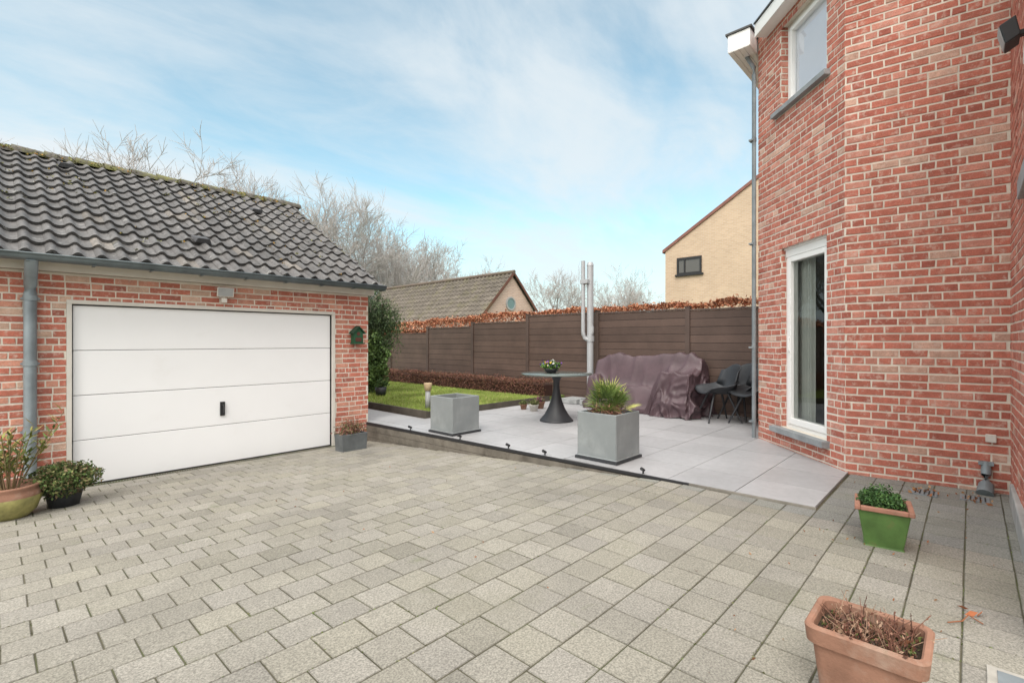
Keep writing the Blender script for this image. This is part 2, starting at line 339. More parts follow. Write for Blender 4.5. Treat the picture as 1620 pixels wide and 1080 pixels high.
# ------------------------------------------------------------ bricks
def pal_house():
    r_=R.random()
    if r_<.68: c=(.435,.152,.110)
    elif r_<.87: c=(.50,.225,.172)
    elif r_<.94: c=(.36,.118,.088)
    else: c=(.51,.32,.25)
    k=R.uniform(.89,1.12); return tuple(x*k for x in c)
def pal_gar():
    r_=R.random()
    if r_<.66: c=(.44,.152,.107)
    elif r_<.85: c=(.50,.235,.17)
    elif r_<.93: c=(.34,.12,.09)
    else: c=(.51,.345,.265)
    k=R.uniform(.89,1.12); return tuple(x*k for x in c)
def brick_wall(mb,A,B,n,z0,z1,ops=(),pal=pal_house,thick=.3,proud=.004,bl=.212,ch=.0755,body=True):
    A=V((A[0],A[1],0));B=V((B[0],B[1],0)); T=B-A; Lw=T.length; T.normalize(); n=V((n[0],n[1],0)).normalized()
    if body:
        xs=sorted(set([0,Lw]+[o[0] for o in ops]+[o[1] for o in ops]))
        for a,b in zip(xs[:-1],xs[1:]):
            segs=[(z0,z1)]
            for o in ops:
                if o[0]<=a+1e-6 and o[1]>=b-1e-6:
                    ns=[]
                    for (p,q) in segs:
                        if o[2]>p: ns.append((p,min(q,o[2])))
                        if o[3]<q: ns.append((max(p,o[3]),q))
                    segs=[s_ for s_ in ns if s_[1]-s_[0]>.001]
            for p,q in segs: mb.obox(A,T,n,a,b,-thick,0,p,q,0)
    def Pt(s_,d,z): 
        q=A+T*s_+n*d; return (q.x,q.y,z)
    z=z0;row=0
    while z<z1-.02:
        za,zb=z+.0082,min(z+ch-.0082,z1)
        hdr=row%6==3
        u=-(.5*bl if row%2 else 0)+R.uniform(-.01,.01)
        if hdr: u=-.25*bl
        while u<Lw:
            bw=bl*.5 if (hdr or R.random()<.04) else bl
            iv=[(max(0,u+.0065),min(Lw,u+bw-.0065))]; u+=bw
            zm=(za+zb)/2
            for o in ops:
                if o[2]<zm<o[3]:
                    ni=[]
                    for (p,q) in iv:
                        if o[0]>p: ni.append((p,min(q,o[0])))
                        if o[1]<q: ni.append((max(p,o[1]),q))
                    iv=ni
            for (p,q) in iv:
                if q-p<.025: continue
                c=pal(); e=.004; d=proud+R.uniform(-.001,.003)
                jj=lambda:R.uniform(-.0024,.0024)
                ou=[(p+jj(),za+jj()),(q+jj(),za+jj()),(q+jj(),zb+jj()),(p+jj(),zb+jj())]
                inn=[(ou[0][0]+e,ou[0][1]+e),(ou[1][0]-e,ou[1][1]+e),(ou[2][0]-e,ou[2][1]-e),(ou[3][0]+e,ou[3][1]-e)]
                vs=[Pt(s_,0,zc) for s_,zc in ou]+[Pt(s_,d*.6,zc) for s_,zc in ou]+[Pt(s_,d+R.uniform(-.001,.001),zc) for s_,zc in inn]
                mb.add(vs,[(8,9,10,11)]+[(k,(k+1)%4,4+(k+1)%4,4+k) for k in range(4)]+[(4+k,4+(k+1)%4,8+(k+1)%4,8+k) for k in range(4)],1,c)
        z+=ch; row+=1

# ------------------------------------------------------------ tiled roofs
def tile_roof(mb,O,U,S,wu,ws,tw,tl,colf,mi=0,amp=.022,ns=8,step=.038):
    O=V(O);U=V(U);S=V(S);Nn=U.cross(S); Nn.normalize()
    if Nn.z<0: Nn=-Nn
    nr=int(round(ws/tl)); tl=ws/nr; nc=int(round(wu/tw)); tw=wu/nc
    for r_ in range(nr):
        for c_ in range(nc):
            col=colf(c_/nc,r_/nr); jt=R.uniform(-.003,.003); js=R.uniform(-.006,.006); jr=R.uniform(-.003,.003)
            lo=[];up=[];bo=[]
            for k in range(ns+1):
                x=k/ns
                h=amp*(1.5*math.sin(math.pi*x/.52)-.1 if x<.52 else -.45*math.sin(math.pi*(x-.52)/.48)-.1)
                base=O+U*((c_+x)*tw)
                lo.append(base+S*(r_*tl-.02+js)+Nn*(h+step+jt+jr*x))
                up.append(base+S*((r_+1)*tl)+Nn*(h+.006+jt))
                bo.append(base+S*(r_*tl-.02+js)+Nn*(h+.010+jt+jr*x))
            m=ns+1
            mb.add(lo+up,[(k,k+1,m+k+1,m+k) for k in range(ns)],mi,col,True)
            mb.add(lo+bo,[(m+k,m+k+1,k+1,k) for k in range(ns)],mi,tuple(x*.6 for x in col),True)

# ------------------------------------------------------------ garage
ga=empty('garage',(1.3,7.12,-1.6),'red brick garage with white sectional door and dark pantile roof','garage')
m=MB()
brick_wall(m,(-1.5,7.12),(4.14,7.12),(0,-1),-1.62,.74,[(2.02,5.08,-1.7,.455)],pal_gar)
brick_wall(m,(4.14,7.125),(4.14,13.3),(1,0),-1.62,.74,[],pal_gar)
brick_wall(m,(3.58,7.12),(3.58,7.22),(-1,0),-1.62,.455,[],pal_gar,body=False)
m.box(-1.5,4.13,13.1,13.4,-1.7,.9,0)
m.box(-1.6,-1.5,7.13,13.4,-1.7,.9,0)
m.add([(4.139,7.1,.742),(4.139,13.35,.742),(4.139,10.27,2.74),(3.9,7.1,.742),(3.9,13.35,.742),(3.9,10.27,2.74)],[(0,1,2),(3,4,5)],2)
build(m,'wall',[M['mortar'],M['brick'],M['gbrick']],ga,world=True)
def rc(x,y):
    k=R.uniform(.8,1.2)*(1.0+.25*mn.noise(V((x*5,y*5,3))))
    c=[.106*k,.101*k,.099*k]
    if R.random()<.05: c=[.15*k,.135*k,.12*k]
    return tuple(c)
m=MB(); sl_=V((0,10.27-6.84,2.80-.87)); ws=sl_.length; sl_.normalize()
tile_roof(m,(-1.6,6.84,.87),(1,0,0),sl_,5.83,ws,.192,.305,rc,ns=10,amp=.026,step=.043)
tile_roof(m,(-1.6,13.7,.87),(1,0,0),V((0,-sl_.y,sl_.z)),5.83,ws,.192,.305,rc)
m.hexa([(-1.5,6.9,.86),(4.2,6.9,.86),(4.2,10.27,2.74),(-1.5,10.27,2.74),(-1.5,6.9,.89),(4.2,6.9,.89),(4.2,10.27,2.78),(-1.5,10.27,2.78)],1,(.1,.1,.1))
m.hexa([(4.19,6.86,.80),(4.235,6.86,.80),(4.235,10.27,2.66),(4.19,10.27,2.66),(4.19,6.86,.9),(4.235,6.86,.9),(4.235,10.27,2.83),(4.19,10.27,2.83)],1,(.11,.105,.10))
build(m,'roof',[M['roof'],M['roof2']],ga,world=True)
m=MB(); u=-1.6
while u<4.2:
    j=R.uniform(-.004,.004)
    p=[];n_=10
    for (x,zoff,rr) in ((u,.012,.115),(u+.37,0,.10)):
        for k in range(n_+1):
            an=math.pi*k/n_; p.append((x,10.27+math.cos(an)*rr*1.15,2.77+j+zoff+math.sin(an)*rr))
    m.add(p,[(k,k+1,n_+2+k,n_+1+k) for k in range(n_)]+[tuple(range(n_+1)),tuple(range(n_+1,2*n_+2))],0,(1,1,1),False); u+=.35
for i in range(2000): # moss cushions on the ridge
    x=R.uniform(-1.6,4.2)
    if mn.noise(V((x*1.3,0,5)))<-.15: continue
    a=R.uniform(.2,2.9); p=V((x,10.27-math.cos(a)*.13*(1 if R.random()<.9 else -1),2.77+math.sin(a)*.105)); c=R.choice([(.16,.17,.04),(.22,.21,.06),(.12,.12,.05),(.36,.19,.04)])
    m.leaf(p,R.uniform(.010,.025),.8,c,1)
for i in range(420): # moss clumps fallen on the tiles
    x=R.uniform(-1.4,4.1); f=R.random()**.6; p=V((x,6.84,.87))+sl_*(ws*f)+V((0,-sl_.z,sl_.y))*.045
    if mn.noise(V((x*1.1,f*4,9)))<.0: continue
    for q in range(5): m.leaf(p+V((R.gauss(0,.015),R.gauss(0,.015),0)),R.uniform(.008,.02),.8,R.choice([(.2,.2,.06),(.30,.17,.03),(.13,.13,.05),(.3,.3,.27)]),1)
build(m,'ridge',[M['mossridge'],M['leaf']],ga,world=True)
# roof vents
vg=mat('vent_grey',(.06,.06,.064),rough=.6)
for (x,f) in ((.72,.87),(1.93,.22),(3.2,.72)):
    c=V((x,6.84,.87))+sl_*(ws*f)
    m=MB(); up=V((0,-sl_.z,sl_.y))
    a=c+V((-.10,0,0))+up*.04; 
    m.hexa([a,a+V((.20,0,0)),a+V((.20,0,0))+sl_*.26,a+sl_*.26,a+up*.07+V((.03,0,0)),a+up*.07+V((.17,0,0)),a+V((.18,0,0))+sl_*.26+up*.01,a+sl_*.26+up*.01+V((.02,0,0))],0,(.06,.06,.065))
    build(m,'roof_vent',[vg],ga,world=True,bev=.01)
# gutter
m=MB(); prof=[]
for k in range(9):
    an=math.pi+math.pi*k/8; prof.append((6.80+math.cos(an)*.062,.865+math.sin(an)*.062))
prof=[(6.80-.072,.875)]+prof
n_=len(prof)
m.add([(-1.6,a,b) for a,b in prof]+[(4.25,a,b) for a,b in prof],[(k,k+1,n_+k+1,n_+k) for k in range(n_-1)],0,(1,1,1),True)
m.add([(4.25,a,b) for a,b in prof[1:]],[tuple(range(n_-1))]); 
m.tube([(-1.6,6.735,.872),(4.25,6.735,.872)],.009,8)
for k in range(12):
    x=-1.3+k*.5; m.box(x,x+.025,6.735,6.87,.795,.80,0)
build(m,'gutter',[mat('dark_zinc_gutter',(.12,.145,.155),rough=.5,ns=4,na=.25,metal=.2)],ga,world=True,solid=.003)
m=MB(); m.box(-1.6,4.20,7.03,7.11,.742,.86); m.box(-1.6,4.20,6.86,7.028,.835,.86); build(m,'fascia',[M['cream']],ga,world=True,bev=.003)
def downpipe(path,r_,parent,name='downpipe',collars=(),mt='zinc'):
    m=MB(); m.tube(path,r_,14)
    for z in collars:
        x,y=path[-1][0],path[-1][1]; m.tube([(x,y,z),(x,y,z+.05)],r_*1.13,14); m.box(x-r_-.02,x+r_+.02,y-.0,y+.055,z+.01,z+.03)
    return build(m,name,[M[mt]],parent,world=True)
downpipe([(.24,6.80,.82),(.24,6.84,.72),(.24,7.03,.58),(.24,7.04,.5),(.24,7.04,-1.6)],.052,ga,collars=(.42,-.25,-.95))
dr=empty('garage_door',(2.05,7.16,-1.6),parent=ga); 
m=MB()
for k in range(4):
    z1=.395-k*.497; z0=z1-.491
    m.box(.575,3.515,7.155,7.19,z0,z1)
build(m,'panel',[M['door']],dr,world=True,bev=.005)
m=MB(); m.box(.572,3.518,7.15,7.185,-1.603,-1.580); m.box(.572,3.518,7.16,7.19,.397,.408)
m.box(.5765,3.5135,7.168,7.18,-1.579,.39); m.box(.566,.572,7.13,7.19,-1.6,.40); m.box(3.518,3.524,7.13,7.19,-1.6,.40)
build(m,'seal',[M['rubber']],dr,world=True)
m=MB(); m.box(.521,.565,7.105,7.2,-1.6,.41); m.box(3.525,3.575,7.105,7.2,-1.6,.41); m.box(.521,3.575,7.105,7.2,.4105,.453)
build(m,'frame',[M['cream']],dr,world=True,bev=.003)
m=MB(); m.box(2.01,2.065,7.135,7.154,-.97,-.79); m.tube([(2.037,7.155,-.83),(2.037,7.10,-.83),(2.037,7.09,-.845),(2.037,7.085,-.93)],.010,8); m.tube([(2.037,7.137,-.94),(2.037,7.128,-.94)],.012,10)
build(m,'handle',[M['blackm']],dr,world=True,bev=.004)
m=MB(); m.box(.5,3.6,7.0,7.1,-1.66,-1.598,0); m.box(.5,3.6,7.1,7.3,-1.7,-1.604,1)
for k in range(120): m.box(.51+k*.0257,.518+k*.0257,7.01,7.09,-1.6,-1.592,2)
build(m,'drain_channel',[M['blackm'],M['kerbc'],M['zinc']],kind='structure')
# flood light on garage
fl=empty('flood_light',(2.02,7.10,.62),'small white flood light mounted above the garage door','lamp')
m=MB(); m.box(-.03,.03,-.02,0,-.05,.05); m.tube([(0,-.015,0),(0,-.08,.02)],.014,8)
build(m,'bracket',[M['white']],fl,bev=.003)
m=MB(); m.hexa([(-.10,-.13,-.05),(.10,-.13,-.05),(.07,-.06,-.03),(-.07,-.06,-.03),(-.10,-.16,.07),(.10,-.16,.07),(.07,-.07,.06),(-.07,-.07,.06)])
build(m,'housing',[M['cream']],fl,bev=.008)
m=MB(); m.hexa([(-.035,-.10,-.12),(.035,-.10,-.12),(.035,-.04,-.12),(-.035,-.04,-.12),(-.03,-.1,-.055),(.03,-.1,-.055),(.03,-.04,-.055),(-.03,-.04,-.055)])
build(m,'sensor',[M['cream']],fl,bev=.008)
m=MB(); m.hexa([(-.085,-.136,-.04),(.085,-.136,-.04),(.085,-.13,-.04),(-.085,-.13,-.04),(-.085,-.163,.06),(.085,-.163,.06),(.085,-.157,.06),(-.085,-.157,.06)]); build(m,'lens',[M['drygrey']],fl)
# bird house
bh=empty('bird_house',(3.905,7.10,.10),'dark green wooden bird house hung on the brick wall','bird house')
m=MB()
m.add([(-.075,-.10,-.12),(.075,-.10,-.12),(.075,-.10,.03),(0,-.10,.12),(-.075,-.10,.03),(-.075,0,-.12),(.075,0,-.12),(.075,0,.03),(0,0,.12),(-.075,0,.03)],[(0,1,2,3,4),(5,6,7,8,9),(0,1,6,5),(1,2,7,6),(2,3,8,7),(3,4,9,8),(4,0,5,9)])
m.box(-.09,.09,-.14,0,-.14,-.12)
build(m,'body',[M['birdgreen']],bh,bev=.003)
m=MB()
for s_ in (-1,1):
    m.hexa([(0,-.13,.125),(s_*.105,-.13,.02),(s_*.105,0.0,.02),(0,0,.125),(0,-.13,.145),(s_*.11,-.13,.035),(s_*.11,0.0,.035),(0,0,.145)])
build(m,'roof',[mat('bird_roof',(.015,.05,.028),na=.2)],bh)
m=MB(); m.tube([(0,-.095,.02),(0,-.104,.02)],.03,14); m.box(-.05,.05,-.104,-.1,-.1,-.04); build(m,'hole',[mat('bird_dark',(.09,.028,.02))],bh)

# ------------------------------------------------------------ house
C1=V((7.07,2.09,0));C2=V((5.84,.92,0));C3=V((6.0,-.25,0));C4=V((3.0,-.31,0))
T1=(C2-C1); L1=T1.length; T1.normalize(); N1=V((-.689,.7245,0))
ho=empty('brick_house',(6.5,.5,-1.32),'two storey red brick house with angled wall and white windows','house')
wop=(.55,1.42,2.86,3.88); dop=(.55,1.42,-1.05,1.16)
m=MB()
brick_wall(m,C1,C2,N1,-1.36,4.15,[wop,dop])
T2=(C3-C2).normalized(); N2=V((T2.y,-T2.x,0))
if N2.x>0: N2=-N2
brick_wall(m,C2,C3,N2,-1.36,4.15)
brick_wall(m,C3,C4,(0,1),-1.36,4.15)
brick_wall(m,C1,(10.6,2.09),(0,1),-1.36,4.15)
for o in (wop,dop):
    A=C1+T1*o[0]; brick_wall(m,A,A-N1*.1,T1,o[2],o[3],[],body=False,proud=.004)
m.box(2.9,3.0,-6,-.4,-1.4,4.15,0); m.box(2.9,10.7,-6.1,-6.0,-1.4,4.15,0); m.box(10.6,10.7,-6,2.09,-1.4,4.15,0)
build(m,'wall',[M['mortar'],M['brick']],ho,world=True)
def lb(m,o,s0,s1,d0,d1,z0,z1,mi=0): m.obox(C1,T1,N1,s0,s1,d0,d1,z0,z1,mi)
def pane(s0,s1,dep,z0,z1):
    m=MB(); p=C1+T1*s0+N1*dep; q=C1+T1*s1+N1*dep
    m.add([(p.x,p.y,z0),(q.x,q.y,z0),(q.x,q.y,z1),(p.x,p.y,z1)],[(0,1,2,3)]); return m
wn=empty('window',tuple(C1+T1*.98+V((0,0,2.86))),parent=ho)
m=MB(); s0,s1,z0,z1=wop
lb(m,0,s0+.004,s0+.055,-.16,-.08,z0,z1); lb(m,0,s1-.055,s1-.004,-.16,-.08,z0,z1); lb(m,0,s0+.055,s1-.055,-.16,-.08,z0,z0+.05); lb(m,0,s0+.055,s1-.055,-.16,-.08,z1-.05,z1)
a,b,c,d=s0+.06,s1-.06,z0+.055,z1-.055
lb(m,0,a,a+.05,-.15,-.065,c,d);lb(m,0,b-.05,b,-.15,-.065,c,d);lb(m,0,a+.05,b-.05,-.15,-.065,c,c+.05);lb(m,0,a+.05,b-.05,-.15,-.065,d-.05,d)
build(m,'frame',[M['white']],wn,world=True,bev=.005)
build(pane(a+.05,b-.05,-.11,c+.05,d-.05),'glass',[M['glassb']],wn,world=True)
m=MB(); lb(m,0,a+.04,b-.04,-.135,-.130,c+.04,d-.04); build(m,'sky_reflection',[M['sky_reflection']],wn,world=True)  # sheet added behind the glass in place of the sky's pale reflection
m=MB(); lb(m,0,s0-.13,s1+.06,-.09,.07,z0-.06,z0-.002); build(m,'sill',[M['blue']],wn,world=True,bev=.004)
dn=empty('terrace_door',tuple(C1+T1*.98+V((0,0,-1.05))),parent=ho)
m=MB(); s0,s1,z0,z1=dop; zt=z1-.0
lb(m,0,s0+.004,s0+.055,-.15,-.06,z0,z1-.13); lb(m,0,s1-.05,s1-.004,-.15,-.06,z0,z1-.13); lb(m,0,s0+.055,s1-.05,-.15,-.06,z0,z0+.045); 
lb(m,0,s0+.004,s1-.004,-.15,-.050,z1-.13,z1-.04);lb(m,0,s0+.002,s1-.002,-.13,-.035,z1-.04,z1-.003)
a,b,c,d=s0+.06,s1-.055,z0+.05,z1-.135
lb(m,0,a,a+.06,-.14,-.045,c,d);lb(m,0,b-.06,b,-.14,-.045,c,d);lb(m,0,a+.06,b-.06,-.14,-.045,c,c+.075);lb(m,0,a+.06,b-.06,-.14,-.045,d-.06,d)
build(m,'frame',[M['white']],dn,world=True,bev=.005)
build(pane(a+.06,b-.06,-.085,c+.075,d-.06),'glass',[M['glass']],dn,world=True)
m=MB(); lb(m,0,s0-.12,s1+.05,-.09,.09,z0-.07,z0-.002); build(m,'sill',[M['blue']],dn,world=True,bev=.004)
m=MB(); lb(m,0,a+.015,a+.045,-.045,-.03,-.12,.05); build(m,'handle',[M['white']],dn,world=True,bev=.004)
def curtain(s0,s1,z0,z1,dep):
    m=MB(); n_=60; vs=[]
    for k in range(n_+1):
        s_=s0+(s1-s0)*k/n_; dd=dep+.025*math.sin(k*1.15)+.01*math.sin(k*2.7)
        p=C1+T1*s_+N1*dd; vs+=[(p.x,p.y,z0),(p.x,p.y,z1)]
    m.add(vs,[(2*k,2*k+2,2*k+3,2*k+1) for k in range(n_)],0,(1,1,1),True); return m
build(curtain(.28,.86,-1.05,1.1,-.22),'curtain',[M['curtain']],dn,world=True)
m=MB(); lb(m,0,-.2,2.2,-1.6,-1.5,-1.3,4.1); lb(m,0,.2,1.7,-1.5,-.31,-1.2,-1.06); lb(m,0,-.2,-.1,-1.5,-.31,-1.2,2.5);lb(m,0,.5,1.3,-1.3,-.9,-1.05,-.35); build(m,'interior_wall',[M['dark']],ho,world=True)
# eaves
m=MB(); m.box(6.80,10.9,2.115,2.40,3.90,4.13)
build(m,'eave',[M['white']],ho,world=True,bev=.006)
m=MB(); 
for k in range(4): m.box(6.80,10.9,2.13+k*.067,2.19+k*.067,3.893,3.898)
build(m,'soffit',[M['white']],ho,world=True)
Q=V((6.80,2.06,0)); 
m=MB(); m.obox(Q,T1,N1,-.0,2.2,-.19,.0,3.965,4.13); build(m,'bargeboard',[M['white']],ho,world=True,bev=.005)
m=MB(); m.box(6.78,10.9,2.09,2.425,4.132,4.155); m.obox(Q,T1,N1,.0,2.2,-.2,.015,4.133,4.153)
base=[(7.0,1.95,4.158),(5.95,.9,4.158),(6.1,-.35,4.158),(3.0,-.4,4.158),(3.0,-6.1,4.158),(10.9,-6.1,4.158),(10.9,1.95,4.158)]
m.add(base+[(8.2,-2,6.0)],[tuple(range(7))]+[(k,(k+1)%7,7) for k in range(7)])
build(m,'roof',[mat('slate_edge',(.07,.07,.072),rough=.6)],ho,world=True)
M['zincd']=mat('zinc_dull',(.20,.225,.24),rough=.6,ns=5,na=.2,bump=.05,metal=.1)
pp=C1+V((-.026,.05,0))
downpipe([(pp.x+.03,pp.y+.1,3.9),(pp.x,pp.y,3.7),(pp.x,pp.y,3.6),(pp.x,pp.y,-1.3)],.027,ho,collars=(2.7,1.3,-.1,-1.1),mt='zincd')
m=MB(); m.box(3.0,5.72,-.6,-.228,-1.4,-1.165); build(m,'doorstep',[mat('pale_step',(.36,.36,.35),rough=.8,ns=5,na=.2,bump=.2)],ho,world=True,bev=.01)
m=MB(); m.box(3.0,4.95,-.3,-.235,1.0,1.13); build(m,'lintel',[M['blue']],ho,world=True,bev=.005)
m=MB(); p0=C2+T2*1.02+N2*.03; m.tube([(p0.x,p0.y,-1.05),(p0.x-.01,p0.y,-1.16),(p0.x-.04,p0.y,-1.24),(p0.x-.12,p0.y+.01,-1.31)],[.032,.036,.05,.06],12); m.box(p0.x-.03,p0.x+.03,p0.y-.05,p0.y+.05,-1.08,-1.05)
build(m,'pipe_outlet',[M['zinc']],ho,world=True,bev=.003)
m=MB(); m.box(5.945,5.965,-.16,-.09,-.88,-.81); build(m,'wall_socket',[M['cream']],ho,world=True,bev=.006)
fl=empty('flood_light',(4.5,-.28,1.97),'black flood light with sensor mounted on the brick wall','lamp')
m=MB(); m.box(-.03,.03,.0,.09,-.02,.02); m.box(-.05,.05,.0,.012,-.05,.05); build(m,'bracket',[M['blackm']],fl)
m=MB(); m.box(-.06,.06,0,.05,-.25,-.13); build(m,'sensor',[M['white']],fl,bev=.005)
m=MB(); m.hexa([(-.12,.07,-.05),(.10,.07,-.05),(.10,.16,-.1),(-.12,.16,-.1),(-.12,.10,.12),(.10,.10,.12),(.10,.20,.07),(-.12,.20,.07)]); build(m,'housing',[M['blackm']],fl,bev=.008)
m=MB(); m.hexa([(-.105,.17,-.085),(.085,.17,-.085),(.085,.165,-.09),(-.105,.165,-.09),(-.105,.207,.06),(.085,.207,.06),(.085,.20,.06),(-.105,.20,.06)]); build(m,'lens',[M['drygrey']],fl)
fl.scale=(.75,.75,.75)

# ------------------------------------------------------------ fence
fe=empty('garden_fence',(8.9,6,-1.3),'dark brown plank fence with stepped panels','fence')
posts=[1.86,3.86,5.86,7.86,9.86,11.86,13.86,15.86,17.86]
tops=[.60,.62,.635,.50,.41,.26,.14,.05]
for k,tp in enumerate(tops):
    m=MB(); a,b=posts[k]+.045,posts[k+1]-.045; z=tp-.03
    while z>-1.35:
        kk=R.uniform(.84,1.16); c=(.098*kk,.064*kk,.051*kk)
        m.box(8.885+R.uniform(-.002,.002),8.915,a,b,z-.146,z-.004,0,c); z-=.15
    m.box(8.89,8.91,a,b,-1.4,tp-.04,0,(.03,.02,.018))
    m.box(8.87,8.93,a,b,tp-.03,tp+.0,0,(.09,.063,.052))
    build(m,'panel',[M['fence']],fe,world=True,bev=.004)
for k,p in enumerate(posts):
    tp=max(tops[max(k-1,0)],tops[min(k,len(tops)-1)])+.02
    m=MB(); m.box(8.86,8.95,p-.045,p+.045,-1.45,tp,0,(.085,.058,.048)); m.box(8.85,8.96,p-.052,p+.052,tp,tp+.012,0,(.07,.045,.04)); build(m,'post',[M['fence']],fe,world=True,bev=.004)

# ------------------------------------------------------------ hedges & shrubs
def hedge(name,x0,x1,y0,y1,z0,ztop,n,size,pal,label,inner,wob=.06):
    h=empty(name,((x0+x1)/2,(y0+y1)/2,z0),label,'hedge')
    m=MB(); m.box(x0+.08,x1-.08,y0+.05,y1-.05,z0,min(ztop(y0),ztop(y1))-.1,0,inner); build(m,'branches',[M['leaf']],h,world=True)
    m=MB()
    for i in range(n):
        y=R.uniform(y0,y1); zt=ztop(y)+wob*mn.noise(V((y*1.7,0,1)))+.5*wob*mn.noise(V((y*6,2,1)))
        q=R.random()
        if q<.5: x=R.uniform(x0,x1); z=zt-abs(R.gauss(0,.035))+ (R.random()<.06)*R.uniform(0,.09)
        else: x=x0+abs(R.gauss(0,.05)); z=R.uniform(max(z0,zt-.55),zt)
        k=R.uniform(.6,1.25)*(1+.3*mn.noise(V((y*3,x*3,z*5)))); c=R.choice(pal); m.leaf((x,y,z),size*R.uniform(.6,1.3),.55,tuple(v_*k for v_ in c))
    build(m,'leaves',[M['leaf']],h,world=True)
hedge('beech_hedge',9.25,9.9,1.0,18,-1.4,lambda y:.76 if y<9 else .76-.03*(y-9),26000,.034,[(.42,.16,.08),(.48,.22,.12),(.33,.11,.06),(.52,.28,.17)],'clipped beech hedge with orange brown winter leaves behind fence',(.12,.06,.035),.09)
hedge('low_hedge',8.15,8.6,6.75,13.6,-1.25,lambda y:-.86,22000,.016,[(.19,.08,.06),(.24,.11,.08),(.13,.06,.045),(.16,.10,.055)],'low clipped reddish brown hedge in front of fence',(.05,.025,.02),.05)
def blob(m,c,r,n,size,pal,asp=.5,bias=.45,rough=.25,up=0):
    c=V(c)
    for i in range(n):
        d=V((R.gauss(0,1),R.gauss(0,1),R.gauss(0,1))).normalized()
        rr=R.random()**bias*(1+rough*mn.noise(d*2.3+c)*2)
        p=c+V((d.x*r[0],d.y*r[1],d.z*r[2]))*rr
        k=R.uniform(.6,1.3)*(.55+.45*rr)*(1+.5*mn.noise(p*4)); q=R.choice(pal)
        m.leaf(p,size*R.uniform(.6,1.3),asp,tuple(v_*k for v_ in q),0,up)
sh=empty('evergreen_shrub',(6.4,10.4,-1.2),'tall dark evergreen shrub covered in ivy beside the garage','shrub')
m=MB(); m.tube([(6.4,10.4,-1.25),(6.38,10.42,0),(6.45,10.4,.9)],[.07,.05,.02],8,0,(.08,.06,.04)); m.tube([(6.4,10.4,-.4),(6.2,10.6,.2)],[.04,.02],6,0,(.08,.06,.04)); build(m,'trunk',[M['bark']],sh,world=True)
m=MB()
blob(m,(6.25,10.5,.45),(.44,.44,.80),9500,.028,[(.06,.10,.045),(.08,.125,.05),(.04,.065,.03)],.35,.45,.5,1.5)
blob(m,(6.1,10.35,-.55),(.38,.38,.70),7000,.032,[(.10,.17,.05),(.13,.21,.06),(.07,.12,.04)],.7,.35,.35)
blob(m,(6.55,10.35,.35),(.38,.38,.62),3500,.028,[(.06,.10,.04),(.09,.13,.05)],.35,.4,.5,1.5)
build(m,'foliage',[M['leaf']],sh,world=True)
pt=empty('potted_plant',(5.9,9.6,-1.215),'small plant in a black pot beside the lawn','potted plant')
m=MB(); m.lathe([(0,.0),(.10,0),(.13,.2),(.115,.2),(.11,.17),(0,.17)]); build(m,'pot',[M['blackpl']],pt)
m=MB(); blob(m,(0,0,.27),(.13,.13,.12),300,.03,[(.05,.1,.03),(.08,.13,.04)]); build(m,'foliage',[M['leaf']],pt)

# ------------------------------------------------------------ bare trees
def make_tree(seed,H):
    rr=random.Random(seed); tr=MB(); cr=MB()
    def br(p,d,l,r_,dep):
        mb=tr if dep==0 else cr
        n_=3 if dep<3 else 2
        pts=[p]; q=p; dd=d
        for k in range(n_):
            dd=(dd+V((rr.gauss(0,.11),rr.gauss(0,.11),rr.gauss(.03,.06)))).normalized(); q=q+dd*(l/n_); pts.append(q)
        r1=r_*(.62 if dep<5 else .45)
        kc=.29+.03*dep; c=(kc*1.0,kc*.93,kc*.89)  # distance haze put into the bark colour, paler toward the twigs
        mb.tube(pts,[r_+(r1-r_)*k/n_ for k in range(n_+1)],6 if dep<2 else 3,0,c,cap=False)
        if dep>=6: return
        nb=rr.choice([2,3,3]) if dep<4 else 3
        if dep==0: nb=6
        for k in range(nb):
            fr=1.0 if k==0 else rr.uniform(.35 if dep else .5,1)
            pos=pts[min(int(fr*n_),n_)] if fr==1.0 else pts[0].lerp(pts[-1],fr)
            an=rr.uniform(0,6.28); sp_=rr.uniform(.25,.5) if k==0 else rr.uniform(.45,.95)
            ax=dd.orthogonal().normalized(); ax=Matrix.Rotation(an,3,dd)@ax
            nd=(Matrix.Rotation(sp_*(.5 if (k==0 and dep<2) else 1),3,ax)@dd); nd.z+=.10; nd.normalize()
            br(pos,nd,l*rr.uniform(.62,.84),max(r1*rr.uniform(.6,.9),.013),dep+1)
        for k in range(2 if dep>3 else 1):
            fr=rr.uniform(.3,.9); pos=pts[0].lerp(pts[-1],fr); ax=Matrix.Rotation(rr.uniform(0,6.28),3,dd)@dd.orthogonal().normalized(); nd=(Matrix.Rotation(rr.uniform(.5,1.1),3,ax)@dd).normalized()
            if dep>0: br(pos,nd,l*rr.uniform(.4,.6),max(r1*.5,.012),max(dep+2,4))
    br(V((0,0,0)),V((0,0,1)),H*.23,H*.015,0)
    return tr,cr
trees=[]
for sd in (3,8,21,34):
    tr,cr=make_tree(sd,15)
    zs=max(v_[2] for v_ in cr.v)
    trees.append((tr,cr,zs))
locs=[(22.9,41.3,17,0),(27.9,43.3,15,1),(20.8,47.9,18,2),(11.45,49,19,3),(16,50,19.5,0),(9.1,55.9,19.5,1),(1.6,56.5,18,2),(4.9,58.8,18.5,3),(38.3,46.8,13.8,1),(42,45.7,12.8,2),(50.7,40.9,11.2,3),(50.3,37,11.4,0),(52.7,31.5,11.6,1),(59.7,32.8,11.8,2),(41.5,58,17,3),(33,50,15.5,2),(24.5,52,18,1),(47,50,13.5,0),(30,47,15,0),(19,44,16.5,3),(26,47,16,2),(35,45,13.5,3),(13.5,51,19.5,2),(18,53,19.5,1)]
made={}
